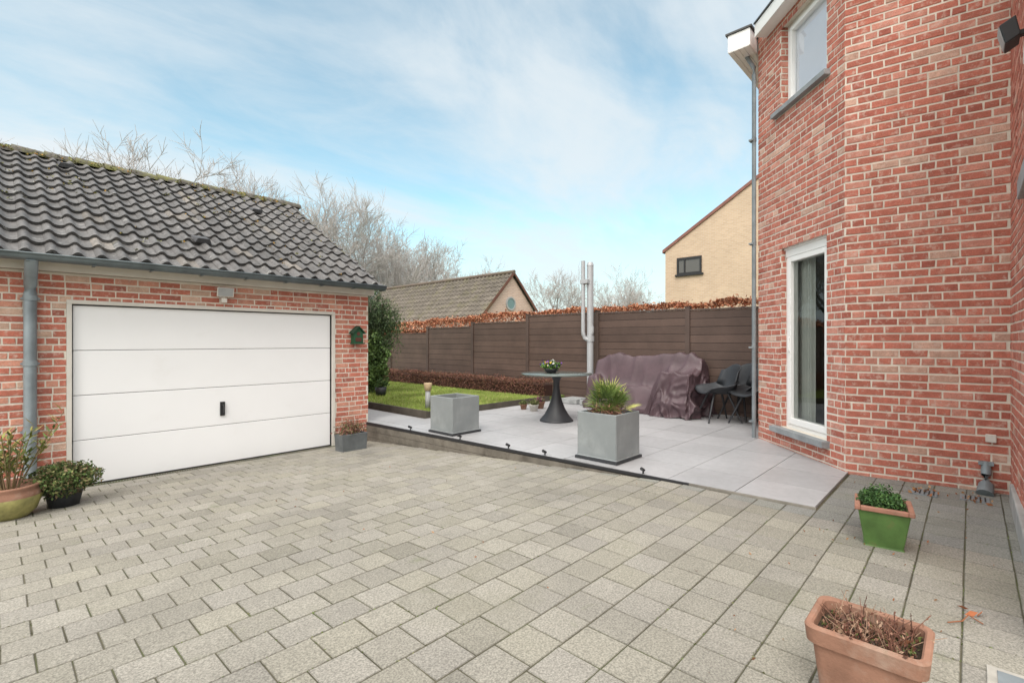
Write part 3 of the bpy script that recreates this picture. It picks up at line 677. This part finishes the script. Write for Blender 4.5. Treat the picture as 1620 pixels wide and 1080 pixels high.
for i,(x,y,h,k) in enumerate(locs):
    tr,cr,zs=trees[k]
    if k not in made:
        te=empty('bare_tree',(x,y,-1.5),'tall leafless winter tree with fine twigs paled by painted haze','tree',group='bare trees behind the gardens')
        build(tr,'trunk',[M['bark']],te); build(cr,'crown',[M['bark']],te); made[k]=te
    else: te=copy_thing(made[k],(x,y,-1.5),R.uniform(0,6.28))
    s_=h/zs; te.scale=(s_,s_,s_)

# ------------------------------------------------------------ neighbour houses
nh=empty('neighbour_house',(22,5,-1.5),'yellow brick gabled house with a small dark window','house')
m=MB(); x0,x1=22,31
gp=[(10.66,-1.6),(10.66,4.30),(5.3,7.6),(-.1,4.30),(-.1,-1.6)]
m.add([(x0,a,b) for a,b in gp]+[(x1,a,b) for a,b in gp],[(0,1,2,3,4),(5,6,7,8,9),(0,1,6,5),(3,4,9,8)]); build(m,'wall',[M['ybrick']],nh,world=True)
m=MB()
for (a,b) in (((10.78,4.22),(5.3,7.6)),((-.22,4.22),(5.3,7.6))):
    m.hexa([(21.93,a[0],a[1]),(31.1,a[0],a[1]),(31.1,b[0],b[1]),(21.93,b[0],b[1]),(21.93,a[0],a[1]+.15),(31.1,a[0],a[1]+.15),(31.1,b[0],b[1]+.15),(21.93,b[0],b[1]+.15)])
build(m,'roof',[M['redtrim']],nh,world=True)
wn2=empty('window',(21.97,9.48,3.1),parent=nh)
m=MB(); m.box(21.93,21.99,8.9,10.06,3.78,3.9);m.box(21.93,21.99,8.9,10.06,3.12,3.2);m.box(21.93,21.99,8.9,8.98,3.2,3.78);m.box(21.93,21.99,9.98,10.06,3.2,3.78);m.box(21.93,21.99,9.66,9.72,3.2,3.78);m.box(21.9,21.99,8.82,10.14,3.04,3.12); build(m,'frame',[M['blackm']],wn2,world=True)
m=MB(); m.box(21.965,21.985,8.98,9.98,3.2,3.78); build(m,'glass',[mat('dark_pane',(.07,.06,.05),rough=.1,na=0,bump=0,spec=.8)],wn2,world=True)
sh2=empty('garden_house',(16,17,-1.5),'small pink brick outbuilding with steep old tiled roof','house')
m=MB(); gp=[(14.1,-1.5),(14.1,1.05),(16,2.98),(17.45,1.5),(17.45,-1.5)]
m.add([(a,15.1,b) for a,b in gp]+[(a,26,b) for a,b in gp],[(0,1,2,3,4),(5,6,7,8,9),(0,1,6,5),(3,4,9,8)]); build(m,'wall',[M['pbrick']],sh2,world=True)
m=MB()
def rc2(x,y):
    k=R.uniform(.85,1.15)*(1.15-.3*y); return (.125*k,.108*k,.088*k)
s2=V((16-13.9,0,3.08-.92)); wl=s2.length; s2.normalize()
tile_roof(m,(13.9,15.0,.92),(0,1,0),s2,11,wl,.26,.30,rc2,0,.035,6)
s3=V((16-17.6,0,3.08-1.42)); wl3=s3.length; s3.normalize()
tile_roof(m,(17.6,15.0,1.42),(0,1,0),s3,11,wl3,.28,.28,rc2,0,.035,4)
m.hexa([(13.85,14.97,.86),(13.95,14.97,.86),(16,14.97,2.98),(16,14.97,3.12),(13.85,15.05,.86),(13.95,15.05,.86),(16,15.05,2.98),(16,15.05,3.12)],0,(.14,.07,.05))
m.add([(13.84,14.96,.97),(16,14.96,3.17),(16,14.96,3.03),(13.9,14.96,.86)],[(0,1,2,3)],0,(.14,.06,.045))
m.add([(17.7,14.96,1.42),(16,14.96,3.17),(16,14.96,3.03),(17.55,14.96,1.38)],[(0,1,2,3)],0,(.14,.06,.045))
m.tube([(16,14.95,3.13),(16,26,3.13)],.09,8,0,(.13,.10,.08)); build(m,'roof',[M['roof2']],sh2,world=True)
w3=empty('window',(15.9,15.08,1.7),parent=sh2)
def ring(m,c,ro,ri,y0,y1):
    n_=24;vs=[]
    for rr,y in ((ro,y0),(ri,y0),(ro,y1),(ri,y1)):
        for k in range(n_): vs.append((c[0]+rr*math.cos(k*6.2832/n_),y,c[2]+rr*math.sin(k*6.2832/n_)))
    fs=[]
    for k in range(n_):
        q=(k+1)%n_; fs+=[(k,q,n_+q,n_+k),(k,q,2*n_+q,2*n_+k),(n_+k,n_+q,3*n_+q,3*n_+k)]
    m.add(vs,fs)
m=MB(); ring(m,(15.9,0,1.7),.31,.24,15.05,15.1); build(m,'frame',[M['drygrey']],w3,world=True)
m=MB(); m.tube([(15.9,15.07,1.7),(15.9,15.095,1.7)],.24,24); build(m,'glass',[mat('teal_pane',(.15,.25,.26),rough=.2,na=0,bump=0)],w3,world=True)

# ------------------------------------------------------------ planters
def zinc_planter(loc,label,plant=None):
    p=empty('square_planter',loc,label,'planter',group='square zinc planters on the terrace')
    m=MB(); s=.5;h=.52;z0=.035
    m.add([(0,0,z0),(s,0,z0),(s,s,z0),(0,s,z0),(0,0,h),(s,0,h),(s,s,h),(0,s,h),(.03,.03,h),(s-.03,.03,h),(s-.03,s-.03,h),(.03,s-.03,h),(.03,.03,h-.12),(s-.03,.03,h-.12),(s-.03,s-.03,h-.12),(.03,s-.03,h-.12)],
      [(0,1,5,4),(1,2,6,5),(2,3,7,6),(3,0,4,7),(0,1,2,3)]+[(4+k,4+(k+1)%4,8+(k+1)%4,8+k) for k in range(4)]+[(8+k,8+(k+1)%4,12+(k+1)%4,12+k) for k in range(4)])
    build(m,'box',[M['planter']],p,bev=.008)
    m=MB(); m.box(.03,s-.03,.03,s-.03,h-.2,h-.07); build(m,'soil',[M['soil']],p)
    m=MB(); m.box(-.02,s+.02,-.02,s+.02,.0,.03); build(m,'base',[M['blackpl']],p,bev=.004)
    return p
zinc_planter((4.30,5.18,TZ),'empty grey zinc cube planter standing on the terrace edge')
pb=zinc_planter((4.48,2.72,TZ),'grey zinc cube planter holding a small fan palm')
m=MB(); cx,cy,cz=.25,.25,.47
def fan(m,base,d,L_,size,col):
    tip=base+d*L_; m.tube([base,base+d*L_*.5+V((0,0,.012)),tip],[.006,.005,.004],4,0,(.2,.24,.08),False)
    side=d.cross(V((0,0,1)));  side=side.normalized() if side.length>1e-3 else V((1,0,0)); up=side.cross(d).normalized()
    fd=(d+V((0,0,R.uniform(-.2,.3)))).normalized()
    for k in range(17):
        a=(k-8)/8*1.4; dir_=(fd*math.cos(a)+side*math.sin(a)+up*R.uniform(-.12,.15)).normalized(); w_=up.cross(dir_).normalized()*.0075
        ln=size*R.uniform(.75,1.1)*(1-.12*abs(a)); e1=tip+dir_*ln*.5; e2=tip+dir_*ln+V((0,0,-.02*R.random()))
        q=R.uniform(.7,1.2); c=tuple(x*q for x in col); lift=up*.005
        m.add([tip,e1-w_,e2,e1+w_,e1+lift],[(0,1,4),(1,2,4),(2,3,4),(3,0,4)],0,c)
for i in range(28):
    a=i*2.4+.3; el=R.uniform(.15,1.35) if i%3 else R.uniform(1.0,1.5); d=V((math.cos(a)*math.cos(el),math.sin(a)*math.cos(el),math.sin(el)))
    fan(m,V((cx,cy,cz)),d,R.uniform(.13,.22)+(.05 if el>1 else 0),R.uniform(.18,.24),R.choice([(.13,.20,.05),(.20,.28,.07),(.40,.40,.13),(.09,.14,.045),(.33,.35,.10),(.15,.22,.055)]))
for i in range(340):
    a=R.uniform(0,6.28); r_=R.uniform(0,.21); m.leaf((cx+math.cos(a)*r_,cy+math.sin(a)*r_,cz+R.uniform(-.03,.13)),R.uniform(.03,.08),.10,R.choice([(.26,.11,.09),(.16,.08,.06),(.30,.18,.11)]))
m.tube([(cx,cy,.42),(cx,cy,.54)],[.05,.035],8,0,(.12,.08,.05))
pl=build(m,'fan_palm',[M['leaf']],pb)

# ------------------------------------------------------------ table, flower bowl
tb=empty('round_table',(6.32,4.96,TZ),'round dark table on a flared pedestal foot','table')
m=MB(); m.lathe([(0,.755),(.55,.755),(.575,.762),(.58,.772),(.575,.78),(0,.782)],n=64); build(m,'table_top',[M['tableglass']],tb)
m=MB(); m.lathe([(0,0),(.275,0),(.275,.012),(.26,.03),(.20,.10),(.135,.22),(.09,.34),(.06,.47),(.05,.56),(.055,.66),(.085,.72),(.13,.754),(0,.754)],n=48); build(m,'pedestal',[M['blackpl']],tb)
fb=empty('flower_bowl',(6.27,5.03,TZ+.784),'small bowl of yellow white and purple pansies','flower pot')
m=MB(); m.lathe([(0,0),(.07,0),(.12,.05),(.125,.075),(.11,.075),(.1,.06),(0,.06)]); build(m,'bowl',[M['blackpl']],fb)
m=MB(); blob(m,(0,0,.12),(.16,.16,.075),700,.022,[(.08,.18,.04),(.14,.26,.06)])
blob(m,(0,0,.15),(.16,.16,.06),90,.02,[(.75,.75,.7),(.7,.5,.05),(.16,.05,.35),(.10,.05,.30)],.9,.3); build(m,'flowers',[M['leaf']],fb)

# ------------------------------------------------------------ parasol
pa=empty('folded_parasol',(8.62,5.86,TZ),'folded grey aluminium cantilever parasol frame on base','parasol')
m=MB(); m.tube([(0,0,.05),(0,0,2.90)],.07,16); m.tube([(0,0,2.90),(0,0,2.97)],[.076,.055],16); m.tube([(0,0,1.3),(0,0,1.42)],.085,16); build(m,'mast',[M['alu']],pa)
m=MB(); sx,sy=-.10,.11
pth=[(sx,sy,3.0),(sx,sy,1.65)]
for k in range(9):
    an=math.pi*k/8; f=(1-math.cos(an))/2
    pth.append((sx*(1-f*1.2)-.03*f,sy*(1-f*1.2)-.03*f,1.5-.16*math.sin(an)))
pth.append((-sx*.2-.03,-sy*.2-.03,1.62))
m.tube(pth,.042,12)
m.box(-.15,.05,-.03,.16,2.52,2.6)
build(m,'arm',[M['alu']],pa)
m=MB(); m.box(-.35,.22,-.04,.04,.0,.045); m.box(-.04,.04,-.40,.40,.045,.06); 
for b in (-1,1): m.box(-.44,-.02,b*.24-.2,b*.24+.2,.005,.11)
build(m,'base',[mat('base_grey',(.30,.31,.31))],pa,bev=.008)

# ------------------------------------------------------------ covered sofa
U0,U1,V0,V1=7.98,8.72,3.46,5.55
def ss(a,b,x):
    t_=max(0,min(1,(x-a)/(b-a))); return t_*t_*(3-2*t_)
def rid(p): return 1-2*abs(mn.noise(p))
def HH(u,v):
    t_=(u-U0)/(U1-U0); s_=v-V0
    left=ss(.62,.80,s_)
    seat=.44*(1-left)+(.06+.38*ss(.04,.32,t_))*left
    h=max(seat,.44+.62*ss(.40,.72,t_)*(1-.10*ss(.8,1,t_))) if t_>.40 else seat
    blk=.74+.22*ss(.3,.9,t_)
    h=h+(max(blk,h)-h)*(1-ss(.46,.70,s_))
    h=h+(max(.62,h)-h)*ss(1.78,1.95,s_)*ss(.1,.25,t_)
    h-=.10*(1-ss(0,.15,s_))*t_
    h-=.20*ss(1.65,2.08,s_)*ss(.4,1,t_)
    sag=.09*math.sin((v-V0-.5)*2.3)**2*ss(.5,.9,t_)*left
    return h+.03*mn.noise(V((u*3,v*2.2,0)))+.045*rid(V((u*3.2+v*1.5,v*3.5-u,4)))**2-sag
m=MB(); nu,nv=130,220; ext=1.15; vs=[]
for i in range(nu+1):
    for j in range(nv+1):
        u=U0-ext+(U1-U0+2*ext)*i/nu; v=V0-ext+(V1-V0+2*ext)*j/nv
        cu=min(max(u,U0),U1); cv=min(max(v,V0),V1); du,dv=u-cu,v-cv; d=math.hypot(du,dv)
        h=HH(cu,cv); x,y=cu,cv
        if d>0:
            dd=min(d,h+.04)
            ox,oy=du/d,dv/d; al=(cu*1.0+cv)+math.atan2(dv,du)*.35
            al2=al+.35*mn.noise(V((al*1.3,dd*1.6,8)))
            fold=.11*(rid(V((al2*2.1+dd*.7,dd*1.9,1)))**2-.45)*min(1,dd*2.2)+.06*(rid(V((al2*4.7-dd*1.3,dd*3.6,6)))**2-.4)*min(1,dd*3)+.015*mn.noise(V((cu*15,cv*15,dd*9)))
            x+=ox*(.03+.12*dd+fold); y+=oy*(.03+.12*dd+fold); z=max(h-dd+.04*mn.noise(V((al*4,dd*6,2)))*min(1,dd*3),0.004+.05*max(0,mn.noise(V((al*2.5,3,3)))))
            x=min(x,8.85)
        else: z=h
        vs.append((x,y,TZ+z))
m.add(vs,[(i*(nv+1)+j,i*(nv+1)+j+1,(i+1)*(nv+1)+j+1,(i+1)*(nv+1)+j) for i in range(nu) for j in range(nv)],0,(1,1,1),True)
o=build(m,'covered_sofa',[M['cover']],label='garden sofa under a draped purple brown cover',cat='covered furniture')

# ------------------------------------------------------------ chairs
ch=empty('garden_chair',(8.12,3.02,TZ),'dark grey bucket chair with splayed legs on terrace','chair',group='dark shell chairs by the fence')
m=MB(); prof=[(.25,.425),(.22,.45),(.12,.445),(0,.43),(-.1,.43),(-.17,.455),(-.215,.52),(-.235,.62),(-.26,.76),(-.275,.84),(-.285,.87)]
nq=16; vs=[]
for i,(x,z) in enumerate(prof):
    f=i/(len(prof)-1); wd=.25+.02*math.sin(f*math.pi)-.09*max(0,f-.75)*4*.6-.03*(f<.1)
    for q in range(nq+1):
        s_=-1+2*q/nq; lift=(abs(s_)**2.6); 
        if f<.55: vs.append((x,s_*(wd+.01*lift),z+lift*(.05+.24*f)))
        else: vs.append((x+lift*.20*(1.25-f),s_*wd,z-lift*.07*(f>.85)+lift*.05*(1-f)))
m.add(vs,[(i*(nq+1)+q,i*(nq+1)+q+1,(i+1)*(nq+1)+q+1,(i+1)*(nq+1)+q) for i in range(len(prof)-1) for q in range(nq)],0,(1,1,1),True)
build(m,'seat',[mat('chair_grey',(.038,.042,.048),rough=.5,ns=5,na=.1,bump=.03)],ch,solid=.012)
for a in (-1,1):
    for b in (-1,1):
        m=MB(); m.tube([(a*.10,b*.10,.43),(a*.24,b*.23,0)],[.018,.012],8); m.tube([(a*.10,b*.10,.425),(0,0,.42)],.012,6); build(m,'leg',[M['blackpl']],ch)
ch.rotation_euler=(0,0,math.radians(135)); ch.scale=(1.12,1.12,1.07)
copy_thing(ch,(8.12,2.46,TZ),math.radians(150))
copy_thing(ch,(8.56,2.80,TZ),math.radians(165))

# ------------------------------------------------------------ bollard lamp + little pots
bl=empty('bollard_lamp',(5.36,7.15,-1.215),'short grey garden bollard lamp with pale wooden top','lamp')
m=MB(); m.lathe([(0,0),(.05,0),(.045,.33),(0,.33)],n=18); build(m,'post',[M['drygrey']],bl)
m=MB(); m.lathe([(0,.33),(.06,.33),(.075,.45),(.07,.465),(0,.47)],n=18); build(m,'lamp_shade',[M['wood']],bl)
def small_pot(loc,r_,h,mt,pal,label,fr=1.1,fs=.02,n=260):
    p=empty('potted_plant',loc,label,'potted plant')
    m=MB(); m.lathe([(0,0),(r_*.7,0),(r_,h*.92),(r_*1.06,h*.92),(r_*1.06,h),(r_*.9,h),(r_*.88,h*.85),(0,h*.85)]); build(m,'pot',[mt],p)
    m=MB(); blob(m,(0,0,h+r_*.4),(r_*fr,r_*fr,r_*.7),n,fs,pal); build(m,'foliage',[M['leaf']],p); return p
small_pot((6.9,5.95,TZ),.09,.12,M['cream'],[(.2,.2,.08),(.12,.14,.05)],'small pale pot with dry plant')
small_pot((7.25,6.1,TZ),.10,.13,M['terra'],[(.25,.08,.14),(.12,.12,.05)],'small terracotta pot with purple flowers')
small_pot((6.95,6.25,TZ),.07,.1,M['terra'],[(.12,.14,.05)],'tiny terracotta pot with green sprigs')
la=empty('garden_lantern',(7.15,5.65,TZ),'small blue grey lantern standing on terrace','lantern')
m=MB(); m.box(-.06,.06,-.06,.06,0,.02); m.box(-.06,.06,-.06,.06,.2,.22)
for a in (-1,1):
    for b in (-1,1): m.box(a*.055-.005,a*.055+.005,b*.055-.005,b*.055+.005,.02,.2)
m.tube([(-.04,0,.22),(-.03,0,.27),(.03,0,.27),(.04,0,.22)],.004,6); build(m,'frame',[M['zinc']],la)
m=MB(); m.tube([(0,0,.02),(0,0,.12)],.03,12); build(m,'candle',[mat('wax',(.35,.32,.4))],la)
for i,v in enumerate((6.0,4.95,4.1,3.55,2.35)):
    sp_=empty('edge_spotlight',(eu(v)+.03,v,TZ),'tiny black spotlight fixed on the terrace edge','spotlight',group='edge spotlights')
    m=MB(); m.tube([(0,0,0),(0,0,.035)],.008,8); build(m,'stem',[M['blackm']],sp_)
    m=MB(); m.tube([(.02,0,.03),(-.035,0,.055)],[.013,.017],10); build(m,'head',[M['blackm']],sp_)

# ------------------------------------------------------------ pots
p=empty('heather_planter',(3.52,6.52,zg(6.5)),'grey rectangular trough planted with reddish heather','potted plant')
def trough(m,wx,wy,h,tap=.92,th=.02,z0=0,drop=.03):
    a,b=wx/2,wy/2; q=[]
    for (s_,z) in ((tap,z0),(1,h),(1-th/a,h),(1-th/a,h-drop)):
        for (i,j) in ((-1,-1),(1,-1),(1,1),(-1,1)): q.append((i*a*s_,j*(b*s_ if s_ in(tap,1) else b-th),z))
    m.add(q,[(0,1,2,3)]+[(4*r_+k,4*r_+(k+1)%4,4*r_+4+(k+1)%4,4*r_+4+k) for r_ in range(3) for k in range(4)]+[(12,13,14,15)])
m=MB(); trough(m,.40,.24,.24); build(m,'pot',[mat('dark_zinc',(.11,.12,.125),rough=.6)],p,bev=.006)
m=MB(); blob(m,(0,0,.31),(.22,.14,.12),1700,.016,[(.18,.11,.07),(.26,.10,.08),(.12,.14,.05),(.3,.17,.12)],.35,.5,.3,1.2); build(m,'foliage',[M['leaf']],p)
p=empty('oleander_plant',(.08,6.10,zg(6.1)),'terracotta bowl pot with tall yellowing oleander shoots','potted plant')
m=MB(); m.lathe([(0,0),(.11,0),(.17,.06),(.205,.16),(.20,.22),(.185,.25),(.20,.27),(.20,.285),(.175,.285),(.17,.25),(0,.25)],n=36)
m.lathe([(.1135,.0),(.1735,.06),(.2085,.16),(.2055,.19)],n=36,mi=1); build(m,'pot',[M['terra'],mat('olive_glaze',(.26,.24,.09),rough=.4,ns=10,na=.4)],p)
m=MB()
for i in range(17):
    a=R.uniform(0,6.28); ln=R.uniform(.28,.68); sp_=R.uniform(.05,.42); b0=V((math.cos(a)*.05,math.sin(a)*.05,.25)); tip=b0+V((math.cos(a)*sp_*ln*1.3,math.sin(a)*sp_*ln*1.3,ln)); m.tube([b0,b0.lerp(tip,.5)+V((0,0,.03)),tip],[.006,.005,.003],5,0,(.20,.15,.08),False)
    for k in range(26):
        f=R.uniform(.3,1.02); q=b0.lerp(tip,f); aa=R.uniform(0,6.28); dd=V((math.cos(aa),math.sin(aa),R.uniform(.1,1.2))).normalized(); w_=dd.cross(V((0,0,1))).normalized()*.011; l_=R.uniform(.07,.13)
        c=R.choice([(.13,.18,.05),(.24,.24,.07),(.36,.30,.11),(.10,.13,.045)]); m.add([q,q+dd*l_*.5+w_,q+dd*l_,q+dd*l_*.5-w_],[(0,1,2,3)],0,c)
build(m,'foliage',[M['leaf']],p)
p=empty('round_bush',(.44,6.22,zg(6.2)),'round bushy green plant in a black pot','potted plant')
m=MB(); m.lathe([(0,0),(.11,0),(.145,.17),(.15,.18),(.13,.18),(.12,.15),(0,.15)]); build(m,'pot',[M['blackpl']],p)
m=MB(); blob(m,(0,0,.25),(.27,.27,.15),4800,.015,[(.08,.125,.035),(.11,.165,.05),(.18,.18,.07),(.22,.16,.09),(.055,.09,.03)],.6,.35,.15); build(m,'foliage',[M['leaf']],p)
p=empty('conifer_pot',(3.99,.42,zg(0)),'green glazed square pot with terracotta rim and dwarf conifer','potted plant',rot=(0,0,math.radians(8)))
m=MB(); trough(m,.275,.275,.25,.72,.02); 
build(m,'pot',[M['greenglz']],p,bev=.008)
m=MB(); 
for (a,b,c,d) in ((-.153,.153,-.153,-.122),(-.153,.153,.122,.153),(-.153,-.122,-.122,.122),(.122,.153,-.122,.122)): m.box(a,b,c,d,.235,.264)
build(m,'rim',[mat('orange_rim',(.30,.145,.10),rough=.7,ns=8,na=.25,spots=[((.18,.13,.09),9,.52,.7,.6)])],p,bev=.006)
m=MB(); m.box(-.115,.115,-.115,.115,.2,.235); build(m,'soil',[M['soil']],p)
m=MB()
for (x,y,z,r_) in ((0,0,.305,.075),(.065,.05,.29,.055),(-.065,.03,.29,.055),(.02,-.06,.275,.05),(-.02,.08,.29,.05),(.08,-.03,.27,.04),(-.05,-.05,.28,.045)): blob(m,(x,y,z),(r_,r_,r_*.9),560,.011,[(.05,.12,.035),(.08,.16,.045),(.03,.065,.02)],.45,.35,.5,.6)
build(m,'foliage',[M['leaf']],p)
p=empty('terracotta_trough',(2.16,.27,zg(0)),'weathered rectangular terracotta pot with dead twiggy plant','potted plant')
def rrect(a,b,r_,z,n=6):
    q=[]
    for (cx_,cy_,a0) in ((a-r_,b-r_,0),(-a+r_,b-r_,90),(-a+r_,-b+r_,180),(a-r_,-b+r_,270)):
        for k in range(n+1):
            an=math.radians(a0+90*k/n); q.append((cx_+r_*math.cos(an),cy_+r_*math.sin(an),z))
    return q
rings=[rrect(.10,.13,.03,0),rrect(.125,.155,.035,.225),rrect(.126,.156,.035,.23),rrect(.142,.172,.04,.235),rrect(.148,.178,.04,.29),rrect(.143,.173,.04,.297),rrect(.128,.158,.03,.297),rrect(.122,.152,.03,.29),rrect(.118,.148,.03,.235)]
m=MB(); n_=len(rings[0]); vs=sum(rings,[]); m.add(vs,[(r_*n_+k,r_*n_+(k+1)%n_,(r_+1)*n_+(k+1)%n_,(r_+1)*n_+k) for r_ in range(len(rings)-1) for k in range(n_)]); m.add(rings[0],[tuple(range(n_))]); build(m,'pot',[M['terra']],p,bev=.0)
m=MB(); g_=14; vs=[]
for i in range(g_+1):
    for j in range(g_+1):
        x=-.12+.24*i/g_; y=-.15+.30*j/g_; vs.append((x,y,.255+.012*mn.noise(V((x*25,y*25,0)))))
m.add(vs,[(i*(g_+1)+j,i*(g_+1)+j+1,(i+1)*(g_+1)+j+1,(i+1)*(g_+1)+j) for i in range(g_) for j in range(g_)],0,(1,1,1),True); build(m,'soil',[M['soil']],p)
m=MB()
for i in range(190):
    b0=V((R.uniform(-.10,.10),R.uniform(-.12,.12),.25)); d=V((R.gauss(0,.6),R.gauss(0,.6),R.uniform(.3,1.3))).normalized(); l_=R.uniform(.03,.13); mid=b0+d*l_*.5+V((R.uniform(-.01,.01),R.uniform(-.01,.01),.005)); tip=b0+d*l_
    c=R.choice([(.18,.08,.055),(.25,.13,.09),(.11,.055,.04),(.34,.22,.15)]); m.tube([b0,mid,tip],[.0018,.0014,.0008],4,0,c,False)
    for k in range(3): m.leaf(b0.lerp(tip,R.uniform(.3,1)),R.uniform(.004,.010),.5,c)
for i in range(700): m.leaf((R.uniform(-.11,.11),R.uniform(-.14,.14),.258+R.uniform(0,.012)),R.uniform(.004,.011),.5,R.choice([(.14,.06,.04),(.2,.1,.06),(.12,.15,.04),(.10,.13,.04),(.3,.16,.1),(.06,.04,.03)]))
m.leaf((.0,-.10,.275),.03,.6,(.35,.16,.09))
build(m,'dead_twigs',[M['leaf']],p)
m=MB(); m.box(2.58,2.77,-.23,-.045,-1.33,-1.312,0); m.box(2.61,2.74,-.2,-.075,-1.3115,-1.308,1)
build(m,'drain_cover',[mat('cover_frame',(.42,.40,.36)),M['zinc']],kind='structure',bev=.002)
for (x,y) in ((5.55,.30),(5.62,-.02)):
    m=MB(); m.box(x-.09,x+.09,y-.09,y+.09,-1.33,-1.311,0)
    for k in range(5): m.box(x-.07,x+.07,y-.07+k*.03,y-.06+k*.03,-1.311,-1.308,1)
    for k in range(25): m.leaf((x+R.gauss(0,.09),y+R.gauss(0,.07),-1.303),R.uniform(.008,.022),.6,R.choice([(.3,.12,.05),(.2,.09,.05),(.4,.22,.1)]),2)
    build(m,'wall_drain_cover',[M['zinc'],M['rubber'],M['leaf']],kind='structure')
m=MB()
for i in range(110):
    x=R.uniform(1.5,5.8); y=R.uniform(-.1,.9) if R.random()<.6 else R.uniform(.9,6)
    if x>eu(y)-.1 and y>.85: continue
    m.leaf((x,y,zg(y)+.006),R.uniform(.006,.014),.5,R.choice([(.3,.12,.05),(.18,.09,.05),(.35,.2,.1)]))
for q in [(3.22,.0),(3.27,.03),(3.25,-.03)]: m.leaf((q[0],q[1],zg(0)+.012),.028,.45,(.42,.14,.06))
m.tube([(3.05,.08,-1.31),(3.1,.03,-1.305),(3.2,.01,-1.31),(3.15,-.04,-1.312)],.003,5,0,(.3,.12,.06),False)
build(m,'fallen_leaves',[M['leaf']],kind='stuff')
